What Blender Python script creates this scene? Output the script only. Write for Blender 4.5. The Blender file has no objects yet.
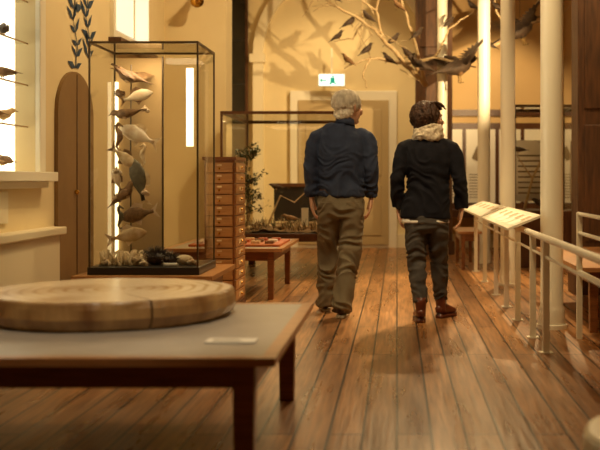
import bpy, math, random
from mathutils import Vector, Matrix, noise
random.seed(7)
D=bpy.data
sc=bpy.context.scene
R=math.radians
sc.view_settings.view_transform='Standard'

# ---------------------------------------------------------------- materials
def mat(name,col,rough=.5,metal=0,col2=None,nscale=6,stretch=(1,1,1),bump=0,bscale=40,spec=.5,emit=None,estr=0,coat=0):
    m=D.materials.new(name); m.use_nodes=True
    nt=m.node_tree; N=nt.nodes; L=nt.links
    b=N['Principled BSDF']
    b.inputs['Base Color'].default_value=(*col,1)
    b.inputs['Roughness'].default_value=rough
    b.inputs['Metallic'].default_value=metal
    b.inputs['Specular IOR Level'].default_value=spec
    b.inputs['Coat Weight'].default_value=coat
    b.inputs['Coat Roughness'].default_value=.15
    if emit:
        b.inputs['Emission Color'].default_value=(*emit,1)
        b.inputs['Emission Strength'].default_value=estr
    tc=N.new('ShaderNodeTexCoord'); mp=N.new('ShaderNodeMapping')
    mp.inputs['Scale'].default_value=stretch
    L.new(tc.outputs['Object'],mp.inputs['Vector'])
    if col2:
        n=N.new('ShaderNodeTexNoise'); n.inputs['Scale'].default_value=nscale; n.inputs['Detail'].default_value=6
        L.new(mp.outputs[0],n.inputs['Vector'])
        r=N.new('ShaderNodeValToRGB')
        r.color_ramp.elements[0].position=.3; r.color_ramp.elements[1].position=.7
        r.color_ramp.elements[0].color=(*col,1); r.color_ramp.elements[1].color=(*col2,1)
        L.new(n.outputs['Fac'],r.inputs[0]); L.new(r.outputs[0],b.inputs['Base Color'])
    if bump:
        n2=N.new('ShaderNodeTexNoise'); n2.inputs['Scale'].default_value=bscale; n2.inputs['Detail'].default_value=4
        L.new(mp.outputs[0],n2.inputs['Vector'])
        bp=N.new('ShaderNodeBump'); bp.inputs['Strength'].default_value=bump; bp.inputs['Distance'].default_value=.01
        L.new(n2.outputs['Fac'],bp.inputs['Height']); L.new(bp.outputs[0],b.inputs['Normal'])
    return m

def floor_mat():
    m=D.materials.new('floorboards'); m.use_nodes=True
    nt=m.node_tree; N=nt.nodes; L=nt.links; b=N['Principled BSDF']
    tc=N.new('ShaderNodeTexCoord'); mp=N.new('ShaderNodeMapping'); mp.inputs['Rotation'].default_value=(0,0,R(90))
    L.new(tc.outputs['Object'],mp.inputs['Vector'])
    br=N.new('ShaderNodeTexBrick')
    br.inputs['Scale'].default_value=1; br.inputs['Brick Width'].default_value=3.1; br.inputs['Row Height'].default_value=.145
    br.inputs['Mortar Size'].default_value=.006; br.inputs['Mortar Smooth'].default_value=.15
    br.inputs['Color1'].default_value=(.27,.125,.046,1); br.inputs['Color2'].default_value=(.47,.245,.10,1)
    br.inputs['Mortar'].default_value=(.018,.007,.003,1); br.offset=.37
    L.new(mp.outputs[0],br.inputs['Vector'])
    mp2=N.new('ShaderNodeMapping'); mp2.inputs['Scale'].default_value=(22,1.2,1)
    L.new(tc.outputs['Object'],mp2.inputs['Vector'])
    n=N.new('ShaderNodeTexNoise'); n.inputs['Scale'].default_value=2; n.inputs['Detail'].default_value=8
    L.new(mp2.outputs[0],n.inputs['Vector'])
    r=N.new('ShaderNodeValToRGB'); r.color_ramp.elements[0].position=.3; r.color_ramp.elements[1].position=.66
    r.color_ramp.elements[0].color=(.55,.5,.45,1); r.color_ramp.elements[1].color=(1.2,1.15,1.1,1)
    L.new(n.outputs['Fac'],r.inputs[0])
    mx=N.new('ShaderNodeMix'); mx.data_type='RGBA'; mx.blend_type='MULTIPLY'; mx.inputs['Factor'].default_value=1
    L.new(br.outputs['Color'],mx.inputs['A']); L.new(r.outputs[0],mx.inputs['B'])
    mp4=N.new('ShaderNodeMapping'); mp4.inputs['Scale'].default_value=(5,.5,1); L.new(tc.outputs['Object'],mp4.inputs['Vector'])
    n4=N.new('ShaderNodeTexNoise'); n4.inputs['Scale'].default_value=1.7; n4.inputs['Detail'].default_value=6
    L.new(mp4.outputs[0],n4.inputs['Vector'])
    r4=N.new('ShaderNodeValToRGB'); r4.color_ramp.elements[0].position=.34; r4.color_ramp.elements[1].position=.6
    r4.color_ramp.elements[0].color=(.8,.76,.72,1); r4.color_ramp.elements[1].color=(1.05,1.05,1.05,1)
    L.new(n4.outputs['Fac'],r4.inputs[0])
    mx2=N.new('ShaderNodeMix'); mx2.data_type='RGBA'; mx2.blend_type='MULTIPLY'; mx2.inputs['Factor'].default_value=1
    L.new(mx.outputs['Result'],mx2.inputs['A']); L.new(r4.outputs[0],mx2.inputs['B']); L.new(mx2.outputs['Result'],b.inputs['Base Color'])
    mr=N.new('ShaderNodeMapRange'); mr.inputs['From Min'].default_value=.3; mr.inputs['From Max'].default_value=.7; mr.inputs['To Min'].default_value=.24; mr.inputs['To Max'].default_value=.36
    L.new(n4.outputs['Fac'],mr.inputs['Value']); L.new(mr.outputs[0],b.inputs['Roughness'])
    bp=N.new('ShaderNodeBump'); bp.inputs['Strength'].default_value=.6; bp.inputs['Distance'].default_value=.004
    ad=N.new('ShaderNodeMath'); ad.operation='MULTIPLY_ADD'; ad.inputs[1].default_value=-1.5
    L.new(br.outputs['Fac'],ad.inputs[0]); L.new(n.outputs['Fac'],ad.inputs[2])
    L.new(ad.outputs[0],bp.inputs['Height']); L.new(bp.outputs[0],b.inputs['Normal'])
    return m

def glass_mat(name='pane_glass',tint=(.97,.97,.93),k=.9):
    m=D.materials.new(name); m.use_nodes=True
    nt=m.node_tree; N=nt.nodes; L=nt.links; N.clear()
    o=N.new('ShaderNodeOutputMaterial'); t=N.new('ShaderNodeBsdfTransparent'); g=N.new('ShaderNodeBsdfGlossy')
    t.inputs[0].default_value=(*tint,1); g.inputs['Roughness'].default_value=.02
    f=N.new('ShaderNodeFresnel'); f.inputs[0].default_value=1.45
    ma=N.new('ShaderNodeMath'); ma.operation='MULTIPLY'; ma.inputs[1].default_value=k; ma.use_clamp=True
    mx=N.new('ShaderNodeMixShader')
    L.new(f.outputs[0],ma.inputs[0]); L.new(ma.outputs[0],mx.inputs[0]); L.new(t.outputs[0],mx.inputs[1]); L.new(g.outputs[0],mx.inputs[2]); L.new(mx.outputs[0],o.inputs[0])
    return m

def slab_mat():
    m=D.materials.new('tree_rings'); m.use_nodes=True
    nt=m.node_tree; N=nt.nodes; L=nt.links; b=N['Principled BSDF']
    tc=N.new('ShaderNodeTexCoord')
    w=N.new('ShaderNodeTexWave'); w.wave_type='RINGS'; w.rings_direction='Z'; w.inputs['Scale'].default_value=5; w.inputs['Distortion'].default_value=4; w.inputs['Detail'].default_value=4; w.inputs['Detail Scale'].default_value=.8
    L.new(tc.outputs['Object'],w.inputs['Vector'])
    r=N.new('ShaderNodeValToRGB'); r.color_ramp.elements[0].color=(.62,.45,.24,1); r.color_ramp.elements[1].color=(.90,.78,.56,1); r.color_ramp.elements[1].position=.45
    L.new(w.outputs['Fac'],r.inputs[0])
    n=N.new('ShaderNodeTexNoise'); n.inputs['Scale'].default_value=2.6; n.inputs['Detail'].default_value=5
    L.new(tc.outputs['Object'],n.inputs['Vector'])
    r2=N.new('ShaderNodeValToRGB'); r2.color_ramp.elements[0].position=.36; r2.color_ramp.elements[1].position=.52
    r2.color_ramp.elements[0].color=(.70,.56,.42,1); r2.color_ramp.elements[1].color=(1.08,1.06,1.03,1)
    L.new(n.outputs['Fac'],r2.inputs[0])
    mx=N.new('ShaderNodeMix'); mx.data_type='RGBA'; mx.blend_type='MULTIPLY'; mx.inputs['Factor'].default_value=1
    L.new(r.outputs[0],mx.inputs['A']); L.new(r2.outputs[0],mx.inputs['B']); L.new(mx.outputs['Result'],b.inputs['Base Color'])
    b.inputs['Roughness'].default_value=.25
    return m

M={}
M['floor']=floor_mat()
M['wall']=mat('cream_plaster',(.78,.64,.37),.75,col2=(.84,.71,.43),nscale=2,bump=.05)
M['wallw']=mat('pale_paint',(.86,.77,.55),.5)
M['doorp']=mat('door_paint',(.50,.38,.20),.45)
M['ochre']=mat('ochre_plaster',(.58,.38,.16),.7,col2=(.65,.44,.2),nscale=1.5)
M['ceil']=mat('ceiling_paint',(.45,.34,.2),.8)
M['white']=mat('white_enamel',(.90,.85,.70),.3)
M['door']=mat('brown_recess',(.22,.125,.045),.6,col2=(.28,.165,.06),nscale=3)  # brown of the specimen case's shadow, put into a wall panel's colour
M['wood']=mat('oak_varnish',(.18,.06,.018),.3,col2=(.30,.112,.034),nscale=5,stretch=(1,14,14),bump=.05)
M['edge']=mat('light_oak_edge',(.40,.18,.062),.3,col2=(.53,.26,.097),nscale=5,stretch=(1,10,10))
M['woodd']=mat('dark_wood',(.06,.022,.009),.35,col2=(.12,.045,.016),nscale=5,stretch=(14,14,1),bump=.05)
M['post']=mat('old_timber',(.05,.02,.007),.55,col2=(.13,.053,.017),nscale=4,stretch=(8,8,1),bump=.2)
M['inlay']=mat('grey_linoleum',(.38,.34,.285),.35,col2=(.42,.38,.33),nscale=8)
M['black']=mat('black_metal',(.02,.017,.014),.35)
M['frame']=mat('bronze_frame',(.10,.065,.035),.3,metal=.5)
M['glass']=glass_mat()
M['ring']=slab_mat()
M['bark']=mat('slab_rim',(.56,.36,.15),.35,col2=(.22,.10,.03),nscale=7,stretch=(1,1,.3),bump=.8,bscale=22)
M['paper']=mat('white_card',(.86,.82,.72),.6)
M['light']=mat('lightbox',(1,1,1),.5,emit=(1,.88,.62),estr=2.4)
M['led']=mat('led_strip',(1,1,1),.5,emit=(1,.80,.42),estr=2.4)
M['winlit']=mat('lit_window_pane',(1,1,1),.3,emit=(1,.87,.6),estr=.8)
M['darkpane']=mat('night_pane',(.01,.008,.006),.15)
M['sign']=mat('sign_face',(.9,1,.9),.4,emit=(.78,1,.92),estr=1.3)
M['green']=mat('sign_green',(.0,.3,.12),.4,emit=(.02,.45,.35),estr=.6)
M['ink']=mat('blue_mural_ink',(.02,.05,.10),.7)
M['skin']=mat('skin',(.55,.30,.18),.5,col2=(.61,.35,.22),nscale=20)
M['lip']=mat('lips',(.5,.17,.12),.4)
M['eye']=mat('eye_white',(.85,.83,.78),.2)
M['iris']=mat('iris',(.06,.04,.02),.2)
M['navy']=mat('navy_cotton',(.013,.021,.050),.85,col2=(.024,.036,.074),nscale=16,bump=.25,bscale=260)
M['khaki']=mat('khaki_cotton',(.15,.118,.066),.9,col2=(.20,.158,.09),nscale=10,bump=.25,bscale=260)
M['jacket']=mat('black_wool',(.005,.005,.008),.9,col2=(.011,.011,.016),nscale=20,bump=.4,bscale=220,spec=.2)
M['jeans']=mat('charcoal_denim',(.040,.036,.032),.85,col2=(.072,.062,.052),nscale=12,bump=.25,bscale=260)
M['scarf']=mat('cream_scarf',(.76,.67,.5),.9,col2=(.34,.26,.17),nscale=45,bump=.4,bscale=120)
M['ghair']=mat('silver_hair',(.58,.50,.37),.6,col2=(.84,.76,.6),nscale=60,stretch=(1,1,.3),bump=.5,bscale=150)
M['dhair']=mat('dark_brown_hair',(.018,.008,.004),.55,col2=(.075,.032,.015),nscale=55,stretch=(1,1,.35),bump=.8,bscale=110,spec=.3)
M['lea']=mat('brown_leather',(.09,.02,.008),.35,col2=(.14,.033,.012),nscale=20)
M['shoe']=mat('brown_suede',(.055,.036,.02),.6)
M['sole']=mat('rubber_sole',(.42,.36,.25),.6)
M['fd']=mat('feather_dark',(.03,.018,.011),.7,col2=(.08,.045,.022),nscale=40)
M['fb']=mat('feather_brown',(.30,.16,.06),.7,col2=(.13,.065,.026),nscale=40)
M['fp']=mat('feather_pale',(.80,.63,.38),.7,col2=(.56,.35,.15),nscale=25)
M['fg']=mat('feather_green',(.17,.14,.07),.6,col2=(.07,.055,.03),nscale=30)
M['beak']=mat('beak',(.25,.15,.04),.4)
M['branch']=mat('pale_branch',(.62,.48,.28),.7,col2=(.42,.28,.13),nscale=20,bump=.3)
M['leaf']=mat('leaf',(.04,.055,.018),.6,col2=(.08,.09,.03),nscale=20)
M['soil']=mat('leaf_litter',(.09,.05,.02),.9,col2=(.25,.15,.055),nscale=30,bump=1,bscale=40)
M['coral']=mat('coral',(.66,.48,.26),.7,col2=(.8,.65,.42),nscale=20,bump=.6,bscale=60)
M['shell']=mat('shell',(.88,.76,.55),.35,col2=(.65,.42,.22),nscale=14)
M['urchin']=mat('urchin',(.05,.028,.014),.5)
M['red']=mat('red_exhibit_board',(.45,.07,.02),.5,col2=(.6,.2,.05),nscale=12)
M['brass']=mat('brass',(.7,.4,.08),.25,metal=1)
M['tan']=mat('tan_backboard',(.46,.30,.13),.7)
M['grey']=mat('poster_grey',(.22,.16,.09),.7)

# ---------------------------------------------------------------- mesh builder
class MB:
    def __init__(s): s.v=[]; s.f=[]; s.mi=[]; s.ms=[]
    def m(s,k):
        if k not in s.ms: s.ms.append(k)
        return s.ms.index(k)
    def add(s,vs,fs,k):
        o=len(s.v); i=s.m(k); s.v+= [Vector(v) for v in vs]
        for f in fs: s.f.append([o+a for a in f]); s.mi.append(i)
    def box(s,x0,x1,y0,y1,z0,z1,k):
        s.add([(x0,y0,z0),(x1,y0,z0),(x1,y1,z0),(x0,y1,z0),(x0,y0,z1),(x1,y0,z1),(x1,y1,z1),(x0,y1,z1)],
              [(0,3,2,1),(4,5,6,7),(0,1,5,4),(1,2,6,5),(2,3,7,6),(3,0,4,7)],k)
    def quad(s,a,b,c,d,k): s.add([a,b,c,d],[(0,1,2,3)],k)
    def tube(s,pts,rad,k,seg=12,ref=(1,0,0)):
        pts=[Vector(p) for p in pts]; ref=Vector(ref); vs=[]; n=len(pts)
        rad=[r if isinstance(r,(tuple,list)) else (r,r) for r in rad]
        for i,p in enumerate(pts):
            t=(pts[min(i+1,n-1)]-pts[max(i-1,0)])
            if t.length<1e-9: t=Vector((0,0,1))
            t.normalize()
            S=ref-t*ref.dot(t)
            if S.length<.05:
                r2=Vector((0,1,0)); S=r2-t*r2.dot(t)
            S.normalize(); U=t.cross(S)
            for j in range(seg):
                a=2*math.pi*j/seg
                vs.append(p+S*(math.cos(a)*rad[i][0])+U*(math.sin(a)*rad[i][1]))
        fs=[]
        for i in range(n-1):
            for j in range(seg):
                a=i*seg+j; b=i*seg+(j+1)%seg
                fs.append((a,b,b+seg,a+seg))
        vs.append(pts[0]); vs.append(pts[-1]); c0=n*seg; c1=c0+1
        for j in range(seg):
            fs.append((c0,(j+1)%seg,j)); fs.append((c1,(n-1)*seg+j,(n-1)*seg+(j+1)%seg))
        s.add(vs,fs,k)
    def ell(s,c,r,k,seg=16,rings=10,rot=None):
        c=Vector(c); vs=[]; fs=[]
        for i in range(1,rings):
            th=math.pi*i/rings
            for j in range(seg):
                a=2*math.pi*j/seg
                v=Vector((math.sin(th)*math.cos(a)*r[0],math.sin(th)*math.sin(a)*r[1],math.cos(th)*r[2]))
                if rot: v=rot@v
                vs.append(c+v)
        t=Vector((0,0,r[2])); 
        if rot: t=rot@t
        vs.append(c+t); vs.append(c-t); T=len(vs)-2; B=T+1
        for i in range(rings-2):
            for j in range(seg):
                a=i*seg+j; b=i*seg+(j+1)%seg
                fs.append((a,a+seg,b+seg,b))
        for j in range(seg):
            fs.append((T,j,(j+1)%seg)); fs.append((B,(rings-2)*seg+(j+1)%seg,(rings-2)*seg+j))
        s.add(vs,fs,k)
    def obj(s,name,parent=None,smooth=False,bevel=0,loc=None):
        me=D.meshes.new(name); me.from_pydata([tuple(v) for v in s.v],[],s.f)
        for k in s.ms: me.materials.append(M[k])
        me.polygons.foreach_set('material_index',s.mi)
        if smooth: me.polygons.foreach_set('use_smooth',[True]*len(s.f))
        me.update()
        o=D.objects.new(name,me); sc.collection.objects.link(o)
        if loc: o.location=loc
        if parent: o.parent=parent
        if bevel:
            b=o.modifiers.new('bevel','BEVEL'); b.width=bevel; b.segments=2; b.limit_method='ANGLE'
        return o

def empty(name,loc=(0,0,0),rz=0):
    e=D.objects.new(name,None); e.location=loc; e.rotation_euler=(0,0,rz); e.empty_display_size=.1
    sc.collection.objects.link(e); return e

def remesh(o,vox,it=3,fac=.5,disp=None):
    m=o.modifiers.new('r','REMESH'); m.mode='VOXEL'; m.voxel_size=vox; m.use_smooth_shade=True
    if it:
        q=o.modifiers.new('s','SMOOTH'); q.iterations=it; q.factor=fac
    dg=bpy.context.evaluated_depsgraph_get(); dg.update()
    me=D.meshes.new_from_object(o.evaluated_get(dg))
    ms=list(o.data.materials)
    o.modifiers.clear(); o.data=me
    if not len(me.materials):
        for a in ms: me.materials.append(a)
    if disp:
        nr=[v.normal.copy() for v in me.vertices]
        for v,n in zip(me.vertices,nr):
            v.co=v.co+n*disp(v.co)
    me.polygons.foreach_set('use_smooth',[True]*len(me.polygons)); me.update()
    return o

# ---------------------------------------------------------------- room shell
b=MB(); b.box(-3.4,3.6,-3,16.2,-.1,0,'floor'); b.obj('floor')
b=MB(); b.box(-3.4,3.6,-3,16.2,4.6,4.7,'ceil'); b.obj('ceiling')
b=MB(); b.box(-3.4,3.6,16,16.2,0,4.6,'wall'); b.obj('wall_far')
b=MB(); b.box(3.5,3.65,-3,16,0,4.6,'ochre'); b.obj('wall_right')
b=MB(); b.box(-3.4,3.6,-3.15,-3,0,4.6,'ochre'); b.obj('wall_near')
NY0,NY1,NZ0,NZ1=5.2,7.46,1.14,3.2
b=MB()
b.box(-2.85,-2.7,-3,NY0,0,4.6,'wall'); b.box(-2.85,-2.7,NY1,16,0,4.6,'wall')
b.box(-2.85,-2.7,NY0,NY1,0,NZ0,'wall'); b.box(-2.85,-2.7,NY0,NY1,NZ1,4.6,'wall')
b.obj('wall_left')
b=MB(); b.box(-2.7,-1.98,11.6,12.0,0,4.6,'wall'); b.box(-2.7,-1.95,11.57,12.03,0,.22,'wallw'); b.obj('wall_pier')
b=MB()
b.box(-2.7,-2.60,3.2,7.72,0,.66,'wallw'); b.box(-2.7,-2.56,3.2,7.76,.66,.72,'wallw'); b.box(-2.7,-2.57,3.2,7.75,0,.14,'wallw')
b.obj('trim_1',bevel=.01)
b=MB()
b.box(-2.7,-2.58,5.0,7.62,NZ0-.07,NZ0,'white'); b.box(-2.7,-2.64,5.0,7.58,NZ0-.12,NZ0-.07,'white')
b.box(-2.7,-2.66,7.46,7.58,NZ0,NZ1+.1,'white'); b.box(-2.7,-2.66,5.08,5.2,NZ0,NZ1+.1,'white'); b.box(-2.7,-2.66,5.2,7.46,NZ1,NZ1+.1,'white')
b.obj('trim_2',bevel=.006)
b=MB()
b.box(-2.7,-2.68,5.3,6.9,.78,1.0,'wallw')
b.box(-2.7,-2.67,9.0,11.6,0,.2,'wallw'); b.box(-2.7,-2.67,12.0,16,0,.2,'wallw')
b.obj('baseboard_left',bevel=.006)
b=MB(); b.box(-2.7,3.5,15.96,16,0,.22,'wallw'); b.obj('baseboard_far')

nb=empty('wall_display_niche',(-2.7,6.3,1.14))
b=MB()
b.box(-.65,-.6,NY0-6.3,NY1-6.3,0,NZ1-1.14,'light')
b.box(-.6,-.15,NY1-6.3,NY1-6.3+.03,0,NZ1-1.14,'light')
b.box(-.6,-.15,NY0-6.33,NY0-6.3,0,NZ1-1.14,'wallw')
b.box(-.6,-.15,NY0-6.3,NY1-6.3,-.04,0,'wallw'); b.box(-.6,-.15,NY0-6.3,NY1-6.3,NZ1-1.14,NZ1-1.1,'wallw')
b.obj('niche_box',nb)
SH=(.33,.64,.95,1.26,1.57)
b=MB()
for z in SH: b.box(-.58,-.06,NY0-6.28,NY1-6.32,z,z+.012,'glass')
b.obj('shelves',nb)
b=MB(); 
for z in SH: b.box(-.06,-.052,NY0-6.28,NY1-6.3,z,z+.010,'tan')
b.obj('shelf_edges',nb)

# ---------------------------------------------------------------- birds
def bird(b,c,L,yaw=0,pitch=0,k='fd',k2=None,spread=0,belly=True,legs=True):
    k2=k2 or k
    Rm=Matrix.Rotation(yaw,3,'Z')@Matrix.Rotation(pitch,3,'X'); c=Vector(c)
    def T(p): return c+Rm@(Vector(p)*L)
    b.tube([T(p) for p in ((0,-.62,-.06),(0,-.42,-.03),(0,-.25,-.01),(0,-.1,0),(0,.05,.01),(0,.17,.05),(0,.24,.11),(0,.31,.14),(0,.38,.14),(0,.42,.13))],
        [(L*x,L*y) for x,y in ((.085,.008),(.06,.02),(.085,.07),(.135,.13),(.145,.145),(.115,.12),(.08,.085),(.085,.088),(.055,.06),(.015,.015))],k,10,ref=tuple(Rm@Vector((1,0,0))))
    b.tube([T(p) for p in ((0,.40,.135),(0,.47,.125),(0,.53,.105))],[L*.026,L*.016,L*.002],'beak',6)
    b.ell(T((0,.02,-.05)),(L*.11,L*.11,L*.1),k2,10,8)
    for s in (-1,1):
        if not spread:
            b.tube([T(p) for p in ((s*.09,.15,.04),(s*.145,.05,.03),(s*.14,-.15,.0),(s*.07,-.38,-.03),(s*.03,-.5,-.04))],
               [(L*.015,L*.03),(L*.03,L*.11),(L*.03,L*.10),(L*.02,L*.05),(L*.005,L*.01)],k,8,ref=tuple(Rm@Vector((1,0,0))))
        else:
            e=(s*.35,.16,.18*spread); w=(s*.62,.10,.24*spread)
            b.tube([T(p) for p in ((s*.05,.1,.05),e,w)],[L*.06,L*.045,L*.025],k,8)
            for i in range(14):
                t=i/13; ax=s*(.10+.54*t); az=.24*spread*t+.02; ay=.12
                ln=.36+.24*t; an=R(92-72*t**1.5)
                dz=-.35*(1-t)*.6
                tip=(ax+s*math.cos(an)*ln,ay-math.sin(an)*ln,az+.10*spread*t+dz*.4)
                wv=.055
                px=math.sin(an)*wv; py=math.cos(an)*wv*s
                mid=tuple((a+q)/2 for a,q in zip((ax,ay,az),tip))
                P=[T((ax,ay,az)),T((mid[0]+px,mid[1]+py*1,mid[2]+.012)),T(tip),T((mid[0]-px,mid[1]-py,mid[2]-.012))]
                b.add(P,[(0,1,2,3)],k)
        if legs: b.tube([T((s*.04,0,-.1)),T((s*.045,.02,-.2)),T((s*.045,.0,-.27)),T((s*.05,.06,-.28))],[L*.014,L*.01,L*.01,L*.008],'beak',5)

b=MB()
ks=['fb','fp','fb','fd','fp','fb']
for i,z in enumerate((0,)+SH):
    bird(b,(-.15,.93,z+.07+.012),.25,(.9,-.6,1.3,.3,2,.8)[i],0,ks[i],'fp'); bird(b,(-.13,.62,z+.07+.012),.22,1.2+i,0,ks[(i+1)%6],'fp'); bird(b,(-.3,.8,z+.08+.012),.26,1.2-i,0,ks[(i+2)%6])
b.obj('niche_birds',nb,smooth=True)

b=MB()
def leaf(b,y,z,l,a,w=.3,k='ink',x=-2.694):
    d=Vector((0,math.cos(a),math.sin(a))); n=Vector((0,-math.sin(a),math.cos(a))); p=Vector((x,y,z))
    b.add([p,p+d*l*.4+n*l*w*.5,p+d*l,p+d*l*.4-n*l*w*.5],[(0,1,2,3)],k)
for sy,h0,h1 in ((8.38,2.02,3.0),(8.72,2.15,3.0)):
    n=6
    stem=[(sy+.06*math.sin(i*2.1),h0+(h1-h0)*i/(n-1)) for i in range(n)]
    for i in range(n-1):
        (y0,z0),(y1,z1)=stem[i],stem[i+1]
        b.quad((-2.694,y0-.008,z0),(-2.694,y0+.008,z0),(-2.694,y1+.008,z1),(-2.694,y1-.008,z1),'ink')
        for t in (0,.5):
            y=y0+(y1-y0)*t; z=z0+(z1-z0)*t
            leaf(b,y,z,random.uniform(.14,.24),random.uniform(.2,1.1)); leaf(b,y,z,random.uniform(.14,.24),math.pi-random.uniform(.1,1.1))
b.obj('leaf_mural')

b=MB()  # specimen case's shadow put in as an arched panel; seam and knob added
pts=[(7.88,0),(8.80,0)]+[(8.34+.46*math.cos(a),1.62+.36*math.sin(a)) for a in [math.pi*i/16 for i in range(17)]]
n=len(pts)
b.add([(-2.67,y,z) for y,z in pts]+[(-2.7,y,z) for y,z in pts],[tuple(range(n))]+[(i,(i+1)%n,(i+1)%n+n,i+n) for i in range(n)],'door')  # panel in the brown of the specimen case's shadow, not a door
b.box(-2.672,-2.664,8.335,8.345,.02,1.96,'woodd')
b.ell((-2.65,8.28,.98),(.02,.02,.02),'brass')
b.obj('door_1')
b=MB()
b.box(-2.7,-2.66,9.4,10.75,2.42,3.2,'white'); b.box(-2.665,-2.65,9.48,10.67,2.5,3.12,'winlit')
b.box(-2.66,-2.64,10.05,10.09,2.5,3.12,'white'); b.box(-2.7,-2.58,9.35,10.8,2.36,2.42,'woodd')
b.obj('window_1',bevel=.004)
b=MB()
b.box(-2.70,-2.38,15.94,16,1.2,4.5,'woodd'); b.box(-2.69,-2.42,15.92,15.95,1.25,4.45,'darkpane'); 
for z in (1.9,2.6,3.3,3.9): b.box(-2.69,-2.42,15.915,15.93,z,z+.02,'black')
b.obj('window_2')
e=empty('brass_wall_lamp',(-2.3,11.5,3.12))
b=MB(); b.tube([(0,.1,.1),(0,.0,.12),(0,-.1,.06)],[.012]*3,'brass',8); b.tube([(0,-.02,.08),(.02,-.12,.02),(.04,-.2,-.02)],[.03,.05,.075],'brass',16); b.tube([(0,.1,.1),(0,.085,.1)],[.06,.06],'brass',16)
b.obj('lamp_body',e,smooth=True)

b=MB()
def arch(b,cx,r,zs,w,k,y0=15.88,y1=16.0,z0=0,n=24):
    b.box(cx-r-w,cx-r,y0,y1,z0,zs,k); b.box(cx+r,cx+r+w,y0,y1,z0,zs,k)
    for i in range(n):
        a0=math.pi*i/n; a1=math.pi*(i+1)/n
        q=[]
        for rr in (r,r+w):
            for a in (a0,a1):
                q.append((cx-math.cos(a)*rr,zs+math.sin(a)*rr))
        vs=[(q[0][0],y0,q[0][1]),(q[1][0],y0,q[1][1]),(q[3][0],y0,q[3][1]),(q[2][0],y0,q[2][1])]
        vs+=[(v[0],y1,v[2]) for v in vs]
        b.add(vs,[(0,1,2,3),(4,7,6,5),(0,4,5,1),(3,2,6,7),(1,5,6,2),(0,3,7,4)],k)
arch(b,-.85,1.28,3.1,.16,'wallw')
b.box(-2.35,-2.08,15.8,16,0,.3,'wallw')
b.box(-2.34,-2.1,15.84,16,2.95,3.08,'wallw'); b.box(.4,.64,15.84,16,2.95,3.08,'wallw')
b.obj('trim_3')
e=empty('door_2',(-.85,16,0))
b=MB()
b.box(-.85,.85,-.10,0,0,2.5,'white')
for s in (-1,1):
    x0,x1=(s*.02,s*.72) if s>0 else (-.72,-.02)
    b.box(x0,x1,-.13,-.1,.05,2.35,'doorp')
    for z0,z1 in ((.2,1.0),(1.15,2.2)):
        b.box(x0+.12,x1-.12,-.145,-.13,z0,z1,'doorp')
    b.ell((s*.07,-.17,1.05),(.025,.03,.025),'brass')
b.obj('leaves_and_frame',e,bevel=.008)
def exit_sign(x,y,z,w=.42,h=.2):
    e=empty('exit_sign',(x,y,z))
    b=MB(); b.box(-w/2,w/2,0,.06,0,h,'white'); b.box(-w/2+.012,w/2-.012,-.004,0,.012,h-.012,'sign')
    b.box(-.02,.05,-.008,-.004,.05,.14,'green'); b.ell((.02,-.006,.16),(.016,.004,.016),'green',8,6)
    b.box(-.04,.0,-.008,-.004,.03,.05,'green'); b.box(.04,.08,-.008,-.004,.035,.055,'green')
    b.box(-.16,-.08,-.008,-.004,.085,.105,'green'); b.add([(-.19,-.006,.095),(-.15,-.006,.135),(-.15,-.006,.055)],[(0,1,2)],'green')
    b.box(-.012,.012,.02,.04,h,h+.4,'white')
    b.obj('sign_box',e)
exit_sign(-1.02,15.6,2.54); exit_sign(2.35,12,2.12)

e=empty('poster_panels',(1.45,15.85,0))
b=MB()
b.box(-.95,.95,-.06,.06,.62,1.98,'woodd')
for i,(x0,x1) in enumerate(((-.9,-.42),(-.36,.1),(.16,.5),(.56,.9))):
    b.box(x0,x1,-.075,-.06,.72,1.88,'paper')
    for q in range(9):
        zz=.80+q*.045; b.box(x0+.05,x1-.05-random.random()*.12,-.079,-.075,zz,zz+.012,'grey')
    xc=(x0+x1)/2
    b.tube([(xc-.1,-.078,1.4),(xc-.02,-.078,1.55),(xc+.08,-.078,1.5),(xc+.12,-.078,1.65)],[(.05,.003),(.08,.003),(.06,.003),(.01,.003)],'grey',8)
b.box(-.95,.95,-.5,-.06,.5,.62,'woodd'); b.box(-.9,-.84,-.45,-.39,-.0,.5,'woodd'); b.box(.84,.9,-.45,-.39,0,.5,'woodd')
b.obj('panel_stand',e)
b=MB(); b.box(.66,3.5,15.93,15.97,.22,4.6,'ochre'); b.box(.66,3.5,15.9,15.97,2.1,2.2,'woodd'); b.box(2.5,2.62,15.85,15.97,.22,4.6,'woodd'); b.obj('trim_4')

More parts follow.
